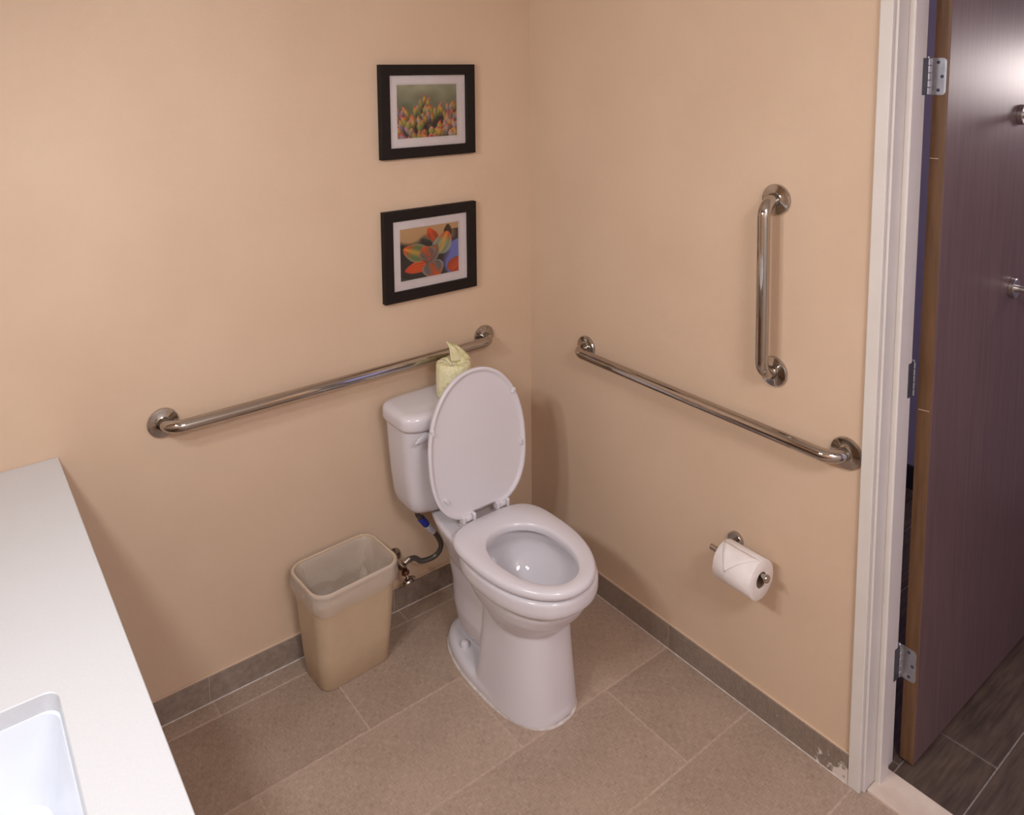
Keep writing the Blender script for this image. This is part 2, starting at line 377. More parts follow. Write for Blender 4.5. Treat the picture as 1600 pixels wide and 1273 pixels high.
def door():
    X0, X1, Y0, Y1 = 0.164, 1.065, -1.352, -1.3165
    d = tag(box('door_1', (X0+0.0012, Y0, 0.010), (X1, Y1, ZT-0.01), 'door', bev=0.0012), 'dark brown door standing open into the hall with two robe hooks', 'door', kind='structure')
    bm = bmesh.new(); add_box(bm, (X0, Y0+0.0008, 0.0105), (X0+0.0012, Y1-0.0008, ZT-0.011)); tag(obj('edge_band', bm, 'dooredge', d), 'tan wood hinge edge')
    for px0, py0, px1, py1 in ((1435, 639, 1452, 643), (1453, 247, 1466, 248)):
        pa, pb = at(px0, py0, 0, X0), at(px1, py1, 0, X0)
        bm = bmesh.new(); add_tube(bm, [(X0-.0002, pa.y, pa.z), (X0-.0002, pb.y, pb.z)], .0008, 6); obj('edge_seam', bm, 'stone', d)
    # hinges: door-side plate on the edge, barrel, frame-side plate, screws
    for z0, z1 in ((1.735, 1.822), (0.990, 1.077), (0.234, 0.321)):
        ky = -1.3065; kx = 0.1575
        bm = bmesh.new()
        pts = []
        ya, yb = Y0+0.0045, ky; R_ = 0.010
        for cy, cz, a0 in ((ya+R_, z1-R_, 90), (ya+R_, z0+R_, 180)):
            for k in range(7):
                a = math.radians(a0 + 15*k); pts.append((cy + R_*math.cos(a), cz + R_*math.sin(a)))
        pts += [(yb, z0), (yb, z1)]
        add_loft(bm, [[(X0-0.0026, y, z) for y, z in pts], [(X0+0.0002, y, z) for y, z in pts]])
        if z0 < 0.5 or z0 > 1.5: h = obj('hinge', bm, 'hinge', d)
        else:
            bm.free(); bm = bmesh.new(); add_box(bm, (0.132, -1.3107, z0), (kx, -1.3085, z1), 0.0006); h = obj('hinge', bm, 'darkmetal', d)
        bm = bmesh.new()
        n = 5; hh = (z1-z0)/n
        for k in range(n): add_lathe(bm, [(0.0058, 0.0006), (0.0066, 0.0014), (0.0066, hh-0.0014), (0.0058, hh-0.0006)], (kx, ky, z0+k*hh), (0, 0, 1), 16)
        add_lathe(bm, [(0.0045, 0), (0.0045, 0.003), (0.0025, 0.005)], (kx, ky, z1), (0, 0, 1), 12)
        obj('hinge_barrel', bm, 'hinge', h, True)
        bm = bmesh.new(); add_box(bm, (0.128, -1.3105, z0), (kx, -1.3085, z1), 0.0006); obj('frame_plate', bm, 'darkmetal', h)
        if 0.5 < z0 < 1.5: continue
        for fy, fz in ((0.55, 0.13), (0.30, 0.5), (0.62, 0.88)):
            bm = bmesh.new(); add_lathe(bm, [(0.0042, 0), (0.0040, 0.0006), (0.0022, 0.0009), (0.0014, 0.0002)], (X0-0.0026, ya+(yb-ya)*fy*0.75, z0+(z1-z0)*fz), (-1, 0, 0), 14)
            obj('screw', bm, 'darkmetal', h, True)
    # robe hooks on the bathroom-side face
    for px, py in ((1594, 179), (1580, 449)):
        p = at(px, py, 1, Y0)
        bm = bmesh.new()
        add_lathe(bm, [(0.0, 0), (0.0265, 0.0), (0.0275, 0.001), (0.0275, 0.0125), (0.0262, 0.0140), (0.0, 0.0142)], (p.x, Y0, p.z), (0, -1, 0), 32)
        hk = obj('robe_hook', bm, 'nickel', d, True)
        bm = bmesh.new(); add_tube(bm, spline([(p.x, Y0-0.010, p.z), (p.x, Y0-0.030, p.z), (p.x, Y0-0.072, p.z)]), 0.0095, 16); 
        add_lathe(bm, [(0.0, 0), (0.0135, 0), (0.0150, 0.001), (0.0150, 0.009), (0.0135, 0.010), (0, 0.010)], (p.x, Y0-0.072, p.z), (0, -1, 0), 24)
        obj('hook_peg', bm, 'nickel', hk, True)
    return d
door()

# ------------------------------------------------------------------ vanity counter with undermount sink
def vanity():
    XE, ZT_, TH = -1.529, 0.845, 0.030
    root = thing('vanity_counter', (-1.82, -1.2, 0.0), 'white quartz vanity counter with an undermount sink at the left edge', 'counter')
    # slab with a rounded rectangular cut-out
    sx0, sx1, sy0, sy1, R_ = -2.02, -1.640, -1.345, -0.837, 0.022
    x0, x1, y0, y1 = XL+0.001, XE, -2.05, -0.001
    cx, cy = (sx0+sx1)/2, (sy0+sy1)/2
    hole = []; outer = []; N8 = 8
    for qx, qy, a0, ex, ey in ((sx1-R_, sy1-R_, 0, x1, y1), (sx0+R_, sy1-R_, 90, x0, y1), (sx0+R_, sy0+R_, 180, x0, y0), (sx1-R_, sy0+R_, 270, x1, y0)):
        for k in range(N8+1):
            a = math.radians(a0 + 90*k/N8); hx, hy = qx+R_*math.cos(a), qy+R_*math.sin(a); hole.append((hx, hy))
            if k == N8//2: outer.append((ex, ey))
            else:
                along_y = (k < N8//2) == (a0 in (0, 180))   # first half of the arc faces one side, second half the next
                outer.append((ex, hy) if along_y else (hx, ey))
    b = 0.0015
    rings = [[(x, y, ZT_-TH) for x, y in hole], [(x, y, ZT_-TH) for x, y in outer], [(x, y, ZT_-b) for x, y in outer],
             [(min(max(x, x0+b), x1-b), min(max(y, y0+b), y1-b), ZT_) for x, y in outer],
             [(cx+(x-cx)*1.006, cy+(y-cy)*1.006, ZT_) for x, y in hole], [(x, y, ZT_-0.0015) for x, y in hole], [(x, y, ZT_-TH) for x, y in hole]]
    bm = bmesh.new(); add_loft(bm, rings, False, False)
    bmesh.ops.remove_doubles(bm, verts=bm.verts[:], dist=1e-5)
    obj('countertop', bm, 'quartz', root)
    # basin: walls sloping to a floor, outer skin below
    def rr(inset, z, r):
        p = []
        for cx_, cy_, a0 in ((sx1-inset-r, sy1-inset-r, 0), (sx0+inset+r, sy1-inset-r, 90), (sx0+inset+r, sy0+inset+r, 180), (sx1-inset-r, sy0+inset+r, 270)):
            for k in range(9):
                a = math.radians(a0 + 90*k/8); p.append((cx_+r*math.cos(a), cy_+r*math.sin(a), z))
        return p
    bm = bmesh.new()
    add_loft(bm, [rr(-0.025, 0.8148, 0.04), rr(0.002, 0.8148, 0.030), rr(0.005, 0.79, 0.030), rr(0.012, 0.72, 0.040), rr(0.022, 0.694, 0.045), rr(0.050, 0.681, 0.05), rr(0.12, 0.676, 0.05)], False, True)
    add_loft(bm, [rr(-0.025, 0.8148, 0.04), rr(-0.025, 0.806, 0.04), rr(-0.008, 0.80, 0.04), rr(0.0, 0.70, 0.05), rr(0.05, 0.665, 0.05)], False, True)
    bmesh.ops.remove_doubles(bm, verts=bm.verts[:], dist=1e-5)
    bs = obj('sink_basin', bm, 'sink', root, True)
    bm = bmesh.new(); add_lathe(bm, [(0.0, 0.001), (0.018, 0.001), (0.022, 0.003), (0.022, 0.0)], (-1.83, -1.22, 0.676), (0, 0, 1), 28); obj('drain', bm, 'chrome', bs, True)
    bm = bmesh.new(); add_lathe(bm, [(0.007, 0.0), (0.010, 0.0022), (0.0125, 0.0), (0.0125, -0.004)], (sx1-0.0075, -1.083, 0.765), (-1, 0, 0.1), 24, False, False); obj('overflow_ring', bm, 'chrome', bs, True)
    # apron panel and end bracket below the slab
    bm = bmesh.new(); add_box(bm, (XE-0.05, -2.04, 0.705), (XE-0.03, -0.004, ZT_-TH), 0.001); obj('apron', bm, 'quartz', root)
    bm = bmesh.new(); add_box(bm, (XL+0.001, -0.03, 0.705), (XE-0.05, -0.004, ZT_-TH), 0.001); obj('end_bracket', bm, 'quartz', root)
vanity()

# ------------------------------------------------------------------ toilet
TX = -0.450
def remeshed(name, bm, voxel, smooth_it, cutter=None):
    bmesh.ops.recalc_face_normals(bm, faces=bm.faces[:])
    me = bpy.data.meshes.new(name); bm.to_mesh(me); bm.free()
    o = bpy.data.objects.new(name+'_tmp', me); C.objects.link(o)
    r = o.modifiers.new('r', 'REMESH'); r.mode = 'VOXEL'; r.voxel_size = voxel; r.use_smooth_shade = True
    s = o.modifiers.new('s', 'SMOOTH'); s.factor = 0.5; s.iterations = smooth_it
    cu = None
    if cutter is not None:
        bmesh.ops.recalc_face_normals(cutter, faces=cutter.faces[:])
        cm = bpy.data.meshes.new('cut'); cutter.to_mesh(cm); cutter.free(); cu = bpy.data.objects.new('cut', cm); C.objects.link(cu)
        b = o.modifiers.new('b', 'BOOLEAN'); b.operation = 'DIFFERENCE'; b.object = cu; b.solver = 'EXACT'
    dg = bpy.context.evaluated_depsgraph_get(); dg.update()
    out = bpy.data.meshes.new_from_object(o.evaluated_get(dg)); out.name = name
    bpy.data.objects.remove(o); bpy.data.meshes.remove(me)
    if cu: bpy.data.objects.remove(cu)
    return out

def toilet():
    root = thing('toilet', (TX, -0.40, 0.0), 'white two-piece toilet with its lid raised against the tank', 'toilet')
    # ---- bowl, pedestal, trapway and foot as one ceramic body
    bm = bmesh.new()
    E_ = lambda d0, d1, dm, hw, z, nr=2.4, nf=2.3: egg(TX, d0, d1, dm, hw, z, nr, nf)
    # foot flange
    add_loft(bm, [E_(.185, .684, .44, .124, 0.0, 2.3, 2.5), E_(.185, .684, .44, .124, 0.020, 2.3, 2.5), E_(.190, .680, .44, .120, 0.029, 2.3, 2.5), E_(.205, .67, .44, .108, 0.036, 2.3, 2.5)])
    # front column
    add_loft(bm, [E_(.415, .683, .49, .123, 0.0, 7, 2.6), E_(.418, .679, .50, .118, 0.04, 7, 2.6), E_(.425, .672, .51, .110, 0.12, 7, 2.6), E_(.43, .665, .52, .103, 0.20, 7, 2.6), E_(.43, .660, .53, .100, 0.27, 6, 2.5), E_(.42, .66, .53, .10, 0.31, 5, 2.5)])
    # bowl underside and rim band
    add_loft(bm, [E_(.44, .63, .53, .085, 0.225), E_(.42, .662, .53, .108, 0.255), E_(.40, .690, .53, .126, 0.285), E_(.375, .716, .52, .142, 0.315), E_(.355, .733, .51, .151, 0.345), E_(.345, .739, .50, .154, 0.38)])
    add_loft(bm, [E_(.335, .750, .50, .162, 0.366), E_(.325, .756, .50, .166, 0.371), E_(.322, .759, .50, .168, 0.385), E_(.322, .758, .50, .167, 0.410), E_(.330, .752, .50, .162, 0.4165)])
    # narrow core, trapway mass with a rounded underside, deck under the tank
    add_loft(bm, [E_(.22, .45, .33, .048, 0.02, 3, 3), E_(.22, .45, .33, .050, 0.16, 3, 3)])
    add_loft(bm, [E_(.300, .47, .38, .050, 0.074, 2.4, 4), E_(.275, .47, .38, .068, 0.080, 2.4, 4), E_(.250, .47, .38, .084, 0.092, 2.4, 4), E_(.225, .47, .39, .096, 0.120, 2.4, 4), E_(.208, .47, .39, .100, 0.16, 2.3, 4), E_(.198, .48, .38, .093, 0.22, 2.4, 4),
                  E_(.170, .48, .37, .094, 0.29, 2.4, 4), E_(.130, .48, .38, .108, 0.335, 2.2, 4), E_(.085, .49, .39, .122, 0.375, 2.1, 4), E_(.062, .49, .40, .130, 0.395, 2.0, 4), E_(.060, .49, .40, .131, 0.406, 2.0, 4), E_(.068, .48, .40, .125, 0.412, 2.0, 4)])
    cut = bmesh.new()
    add_loft(cut, [E_(.408, .728, .55, .112, 0.440), E_(.408, .728, .55, .112, 0.4), E_(.395, .732, .55, .130, 0.378), E_(.394, .726, .54, .127, 0.358), E_(.400, .705, .53, .113, 0.330), E_(.412, .670, .52, .094, 0.305), E_(.43, .62, .51, .070, 0.282), E_(.45, .57, .505, .045, 0.265), E_(.46, .54, .50, .03, 0.258)])
    me = remeshed('bowl', bm, 0.0045, 5, cut); me.materials.clear(); me.materials.append(M['porcelain'])
    o = obj_me('bowl', me, root, True, angle=50)
    bm = bmesh.new(); add_loft(bm, [egg(TX, .446, .585, .507, .052, 0.268), egg(TX, .444, .588, .507, .054, 0.2705)]); obj('bowl_water', bm, 'water', root, True)
    # caulk line around the foot
    bm = bmesh.new(); add_loft(bm, [egg(TX, .180, .690, .44, .129, 0.0005, 2.3, 2.5), egg(TX, .181, .689, .44, .128, 0.003, 2.3, 2.5), egg(TX, .186, .684, .44, .123, 0.0055, 2.3, 2.5)], True, False); obj('caulk_bead', bm, 'caulk', root, True)
    for s in (-1, 1):
        bm = bmesh.new(); add_lathe(bm, [(0.0150, 0), (0.0148, 0.012), (0.0125, 0.019), (0.008, 0.0225), (0.0, 0.0235)], (TX+s*.077, -.318, 0.031), (0, 0, 1), 24); obj('bolt_cap', bm, 'porcelain', root, True)
    # ---- tank
    bm = bmesh.new()
    T = lambda hw, d0, d1, z: tank_ring(hw, d0, d1, z)
    def tank_ring(hw, d0, d1, z, n=64, bow=0.020, e=5.5):
        r = []
        dm = (d0+d1)/2; hd = (d1-d0)/2
        for k in range(n):
            t = 2*PI*k/n; c, s = math.cos(t), math.sin(t)
            u = hw*math.copysign(abs(c)**(2/e), c) - .008; v = hd*math.copysign(abs(s)**(2/e), s)
            if v > 0: v -= bow*((u+.008)/hw)**2*(v/hd)
            r.append(Vector((TX+u, -(dm+v), z)))
        return r
    add_loft(bm, [T(.115, .07, .165, .4125), T(.135, .055, .185, .416), T(.150, .046, .196, .424), T(.160, .040, .203, .440), T(.168, .036, .208, .47), T(.176, .034, .212, .54), T(.182, .032, .216, .62), T(.187, .030, .219, .705)])
    tk = obj('tank', bm, 'porcelain', root, True, angle=60)
    bm = bmesh.new()
    add_loft(bm, [T(.188, .026, .222, .7055), T(.194, .022, .228, .708), T(.1965, .020, .231, .716), T(.1965, .020, .231, .738), T(.194, .022, .229, .748), T(.187, .028, .222, .7545), T(.170, .045, .205, .757)])
    obj('tank_lid', bm, 'porcelain', root, True, angle=60)
    # flush lever
    bm = bmesh.new(); add_lathe(bm, [(0.0, 0), (0.014, 0), (0.014, 0.006), (0.009, 0.009), (0.009, 0.020), (0, 0.020)], (-.585, -.204, .690), (0, -1, 0), 24)
    lv = obj('flush_lever', bm, 'seatplastic', root, True)
    bm = bmesh.new()
    rings = []
    for t in [k/10 for k in range(11)]:
        x = -.572 - .068*t; z = .694 - .004*t; hh = (.0085 + .004*math.sin(PI*min(1, t*1.1)))*(1.0 if t < .9 else .6); th = .0045*(1 if t < .95 else .5)
        y = -.226 - .010*t*t
        rings.append([(x, y + th*math.cos(2*PI*k/12), z + hh*math.sin(2*PI*k/12)) for k in range(12)])
    add_loft(bm, rings); obj('lever_arm', bm, 'seatplastic', lv, True)
    # ---- seat ring
    SH = -.004
    def S(d0, d1, dm, hw, z, nr=3.6, nf=2.1): return egg(TX+SH, d0, d1, dm, hw, z, nr, nf, 72)
    def H_(d0, d1, dm, hw, z): return egg(TX-.010, d0, d1, dm, hw, z, 2.1, 2.1, 72)
    bm = bmesh.new()
    ro = [S(.337, .757, .50, .162, .4215), S(.332, .762, .50, .166, .426), S(.331, .763, .50, .167, .434), S(.333, .760, .50, .164, .4425), S(.341, .752, .50, .157, .4472),
          H_(.413, .728, .545, .1125, .4470), H_(.418, .724, .545, .1085, .4445), H_(.421, .721, .545, .106, .434), H_(.420, .722, .545, .107, .4235), S(.337, .757, .50, .162, .4215)]
    add_loft(bm, ro, False, False); bmesh.ops.remove_doubles(bm, verts=bm.verts[:], dist=1e-5)
    st = obj('seat', bm, 'seatplastic', root, True, angle=60)
    for s, d in ((-1, .66), (1, .66), (-1, .44), (1, .44)):
        u = .135 if d < .5 else .105
        bm = bmesh.new(); add_box(bm, (TX+s*u-.012, -d-.008, .4150), (TX+s*u+.012, -d+.008, .4225), .002); obj('bumper', bm, 'seatplastic', st)
    # ---- raised lid: egg plate standing on the hinge, leaning back a little
    lean = math.radians(5.5); HD, HZ = .312, .452
    def lidpt(u, l, t):   # l along the lid from the hinge, t towards the room
        return Vector((TX+u, -(HD - l*math.sin(lean) + t*math.cos(lean)), HZ + l*math.cos(lean) + t*math.sin(lean)))
    def Lr(inset, t, n=80):
        r = []
        L0, L1, Lm, hw = -0.014+inset, .440-inset, .195, .181-inset
        for k in range(n):
            a = 2*PI*k/n; c, s = math.cos(a), math.sin(a); e = 2/(2.1 if c > 0 else 2.7)
            LL = (L1-Lm) if c > 0 else (Lm-L0)
            l = Lm + LL*math.copysign(abs(c)**e, c)
            u = hw*math.copysign(abs(s)**e, s)
            # hinge cut: straight notch at the bottom between the hinges
            r.append(lidpt(u, l if not (l < .008 and abs(u) < .046) else .008, t))
        return r
    bm = bmesh.new()
    add_loft(bm, [Lr(.040, -.013), Lr(.012, -.011), Lr(.003, -.006), Lr(0, 0.0), Lr(.0008, .006), Lr(.005, .0085), Lr(.0105, .0075), Lr(.0135, .0035), Lr(.02, .0025), Lr(.06, .0020)])
    ld = obj('seat_lid', bm, 'seatplastic', root, True, angle=50)
    for u, l, a in ((.143, .335, 25), (-.163, .285, -12), (.158, .165, 8), (-.130, .070, -35)):
        bm = bmesh.new(); add_box(bm, (-.009, -.005, 0), (.009, .005, .010), .0015, 1)
        c, s = math.cos(math.radians(90-a)), math.sin(math.radians(90-a))
        ca = math.cos(lean); sa = math.sin(lean)
        for v in bm.verts:
            du = v.co.x*c - v.co.y*s; dl = v.co.x*s + v.co.y*c; v.co = lidpt(u+du, l+dl, .002+v.co.z)
        obj('lid_bumper', bm, 'seatplastic', ld)
    for s in (-1, 1):
        bm = bmesh.new(); u = TX + .004 + s*.064
        add_box(bm, (u-.014, -.345, .4145), (u+.014, -.288, .4255), .003, 2)
        add_lathe(bm, [(0.0, 0), (.0105, 0), (.0115, .0015), (.0115, .0225), (.0105, .024), (0, .024)], (u-.012, -.318, .446), (1, 0, 0), 20)
        h = obj('seat_hinge', bm, 'seatplastic', root, True)
        for e0, e1 in ((-.024, -.0135), (.0135, .024)):
            bm = bmesh.new(); add_box(bm, (u+e0, -.332, .437), (u+e1, -.306, .461), .002); obj('hinge_lug', bm, 'seatplastic', h)
        bm = bmesh.new(); add_box(bm, (u-.010, -.322, .424), (u+.010, -.302, .440), .002); obj('hinge_post', bm, 'seatplastic', h)
    return root
toilet()

# ------------------------------------------------------------------ water supply
def supply():
    e = Vector((-0.598, 0.0, 0.190))
    bm = bmesh.new(); add_lathe(bm, [(0.031, 0.0005), (0.030, 0.004), (0.022, 0.010), (0.011, 0.013), (0.011, 0.0)], e, (0, -1, 0), 32, True, False)
    root = thing('supply_valve', (e.x, 0, e.z-0.05), 'chrome angle stop valve on the wall behind the waste bin', 'valve')
    obj('escutcheon', bm, 'valve', root, True)
    bm = bmesh.new(); add_tube(bm, [(e.x, -.010, e.z), (e.x, -.075, e.z)], .0085, 16)
    add_lathe(bm, [(.0, 0), (.013, 0), (.013, .026), (.010, .030), (.010, .036), (0, .036)], (e.x, -.044, e.z), (0, -1, 0), 20)
    add_tube(bm, [(e.x, -.058, e.z), (e.x+.030, -.058, e.z+.012)], .0095, 14); obj('valve_body', bm, 'valve', root, True)
    bm = bmesh.new(); add_lathe(bm, [(.0118, 0), (.0128, .002), (.0128, .008), (.0118, .010)], (e.x, -.082, e.z-.006), (0.1, -.3, -1), 20); obj('packing_ring', bm, 'copper', root, True)
    bm = bmesh.new(); add_tube(bm, [(e.x, -.062, e.z), (e.x+.006, -.075, e.z-.022), (e.x+.010, -.082, e.z-.034)], .006, 12)
    rings = []
    for k in range(6):   # oval handle
        t = k/5; c = Vector((e.x+.010+.006*t, -.083-.004*t, e.z-.034-.016*t)); s = math.sin(PI*(0.18+0.64*t))
        rings.append([c + Vector((.023*s*math.cos(2*PI*j/18), .013*s*math.sin(2*PI*j/18), 0.004*math.cos(2*PI*j/18))) for j in range(18)])
    add_loft(bm, rings); obj('handle', bm, 'valve', root, True)
    hp = [(e.x+.028, -.058, e.z+.011), (e.x+.050, -.060, e.z+.007), at(660, 876, 1, -.065), at(680, 868, 1, -.075), at(689, 853, 1, -.085), at(684, 838, 1, -.09), at(672, 825, 1, -.095), at(660, 812, 1, -.10), (-0.560, -.105, .375), (-0.563, -.108, .402)]
    bm = bmesh.new(); path = spline(hp, 8); add_tube(bm, path, .0085, 16)
    hose = tag(obj('supply_hose', bm, 'hose', None, True), 'dark braided water hose looping up to the tank', 'hose')
    bm = bmesh.new(); add_lathe(bm, [(.0085, 0), (.0095, .001), (.0095, .012), (.0085, .013)], (hp[0][0]-.004, -.058, e.z+.0095), (1, 0, -.12), 12); obj('nut', bm, 'valve', hose, True)
    bm = bmesh.new(); add_lathe(bm, [(.0088, 0), (.0118, .004), (.0118, .016), (.013, .017), (.013, .024)], (-.563, -.108, .3880), (0, 0, 1), 12); obj('coupling_nut', bm, 'valve', hose, True)
    i0 = 52
    bm = bmesh.new(); add_tube(bm, path[i0:i0+7], .0118, 16); obj('tag_sleeve', bm, 'bluetag', hose, True)
    bm = bmesh.new(); add_tube(bm, path[i0-7:i0], .0115, 16); obj('tag_sleeve', bm, 'whitetag', hose, True)
supply()

# ------------------------------------------------------------------ grab bars
def grab_bar(a, b, wall_n, label):
    """a, b = flange centres on the wall; wall_n = direction into the room"""
    a, b, n = Vector(a), Vector(b), Vector(wall_n); ax = (b-a).normalized()
    root = thing('grab_bar', (a+b)/2, label, 'grab bar', 'steel grab bars on the walls')
    OFF, R_, BR = 0.058, 0.0165, 0.042
    pts = [a + n*0.004]
    c0 = a + n*(OFF-BR) + ax*BR
    for k in range(11):
        t = math.radians(90*k/10); pts.append(c0 + n*(BR*math.sin(t)) - ax*(BR*math.cos(t)))
    for k in range(1, 12): pts.append(a + n*OFF + ax*(BR + ((b-a).length-2*BR)*k/12))
    c1 = b + n*(OFF-BR) - ax*BR
    for k in range(11):
        t = math.radians(90*k/10); pts.append(c1 + n*(BR*math.cos(t)) + ax*(BR*math.sin(t)))
    pts.append(b + n*0.004)
    bm = bmesh.new(); add_tube(bm, pts, R_, 28); obj('bar', bm, 'chrome', root, True, angle=60)
    for p in (a, b):
        bm = bmesh.new(); add_lathe(bm, [(0.0395, 0.0004), (0.0400, 0.002), (0.0400, 0.0075), (0.0385, 0.0100), (0.034, 0.0112), (0.0205, 0.0122), (0.0180, 0.0135), (0.0170, 0.014)], p, n, 48, True, False)
        obj('flange', bm, 'chrome', root, True, angle=30)
grab_bar((-1.283, 0, .863), (-0.218, 0, .865), (0, -1, 0), 'long horizontal steel grab bar on the wall behind the toilet')
grab_bar((0, -.303, .860), (0, -1.230, .860), (-1, 0, 0), 'horizontal steel grab bar on the wall right of the toilet')
grab_bar((0, -1.016, 1.4625), (0, -1.022, 1.003), (-1, 0, 0), 'short vertical steel grab bar beside the door casing')

# ------------------------------------------------------------------ paper holder and roll
def holder():
    z, x = .476, -.082
    root = thing('toilet_paper_holder', (0, -.918, z), 'steel toilet paper holder with a straight open arm', 'paper holder')
    bm = bmesh.new(); add_lathe(bm, [(.0235, .0004), (.0240, .002), (.0240, .010), (.0225, .0120), (0, .0120)], (0, -.918, z), (-1, 0, 0), 36); obj('wall_rose', bm, 'chrome', root, True)
    bm = bmesh.new(); add_tube(bm, [(-.010, -.918, z), (x, -.918, z)], .0075, 18); obj('post', bm, 'chrome', root, True)
    bm = bmesh.new(); add_tube(bm, [(x, -.893, z), (x, -1.068, z)], .0080, 20)
    add_lathe(bm, [(0, 0), (.0105, 0), (.0112, .001), (.0112, .007), (.0100, .0085), (0, .0088)], (x, -1.066, z), (0, -1, 0), 24); obj('arm', bm, 'chrome', root, True)
    # hanging roll: annulus with a cardboard core
    ro, ri = .0535, .0205; zc = z - (ri-.0085); y0, y1 = -.938, -1.055
    cen = Vector((x, 0, zc))
    r = thing('toilet_paper_roll', (x, -1.0, zc-ro), 'white toilet paper roll hanging on the wall holder with a folded point', 'toilet paper')
    bm = bmesh.new()
    add_lathe(bm, [(ri+.0012, 0), (ro-.001, 0), (ro, .001), (ro, y0-y1-.001), (ro-.001, y0-y1), (ri+.0012, y0-y1), (ri+.0012, 0)], (x, y0, zc), (0, -1, 0), 64, False, False)
    obj('paper', bm, 'paper', r, True, angle=50)
    bm = bmesh.new(); add_lathe(bm, [(ri, 0.001), (ri+.0012, 0.001), (ri+.0012, y0-y1-.001), (ri, y0-y1-.001), (ri, .001)], (x, y0, zc), (0, -1, 0), 40, False, False); obj('core', bm, 'card', r, True)
    # folded triangular tail lying on the surface
    bm = bmesh.new(); N = 10; grid = []
    for i in range(N+1):
        t = i/N; row = []
        ang = math.radians(95 + 78*t)          # from the top round to the room side
        wdt = (y0-y1)*(1-t); 
        for j in range(7):
            y = (y0-.0015) - ((y0-y1-.003)*(.5*t*0.72) ) - (wdt-.003)*j/6
            rr_ = ro + .0010 + .0022*t*t
            row.append(bm.verts.new((x + rr_*math.cos(ang), y, zc + rr_*math.sin(ang))))
        grid.append(row)
    for i in range(N):
        for j in range(6): bm.faces.new((grid[i][j], grid[i][j+1], grid[i+1][j+1], grid[i+1][j]))
    o = obj('folded_sheet', bm, 'paper', r, True)
    s = o.modifiers.new('thick', 'SOLIDIFY'); s.thickness = .0006; s.offset = 1
holder()

# ------------------------------------------------------------------ wrapped roll on the tank
def wrapped_roll():
    c = at(709, 590, 2, .813); cx, cy = c.x, c.y
    R_, H, z0 = .0565, .112, .7572
    root = thing('spare_toilet_paper_roll', (cx, cy, z0), 'spare toilet paper roll in yellow-green wrapper on the tank lid', 'toilet paper')
    bm = bmesh.new(); rings = []
    prof = [(R_-.006, 0), (R_-.001, .003), (R_, .010), (R_+.0005, .05), (R_, H-.012), (R_-.003, H-.004), (R_-.010, H), (.030, H-.003), (.018, H-.010), (.010, H-.016)]
    n = 64
    for r, h in prof:
        ring = []
        for k in range(n):
            a = 2*PI*k/n
            w_ = .0016*noise.noise(Vector((3*math.cos(a), 3*math.sin(a), h*40))) + (.0012*math.sin(13*a+h*30) if h > H-.02 and r < R_-.002 else 0)
            ring.append((cx+(r+w_)*math.cos(a), cy+(r+w_)*math.sin(a), z0+h + (.0025*math.sin(9*a) if r < .035 else 0)))
        rings.append(ring)
    add_loft(bm, rings); obj('wrapper', bm, 'wrapper', root, True, angle=50)
    # free end of the wrapper pulled out of the core: a creased triangular sheet leaning back over the rim
    left = [(706, 566, -.004), (704, 556, -.006), (703, 547, -.002), (701, 540, .004), (697, 533, .010)]
    right = [(737, 561, .010), (731, 553, .014), (722, 545, .016), (713, 539, .016), (699, 534, .011)]
    bm = bmesh.new(); g = []
    for (ax, ay, ad), (bx_, by_, bd) in zip(spline([Vector(p) for p in left], 3), spline([Vector(p) for p in right], 3)):
        row = []
        for j in range(9):
            t = j/8; px, py, dd = ax+(bx_-ax)*t, ay+(by_-ay)*t, ad+(bd-ad)*t + .0035*math.sin(t*11)*(1-abs(2*t-1)*.5)
            row.append(bm.verts.new(at(px, py, 1, cy+dd)))
        g.append(row)
    for i in range(len(g)-1):
        for j in range(8): bm.faces.new((g[i][j], g[i][j+1], g[i+1][j+1], g[i+1][j]))
    o = obj('paper_tuft', bm, 'wrapper', root, True, angle=60); s = o.modifiers.new('thick', 'SOLIDIFY'); s.thickness = .0008
wrapped_roll()

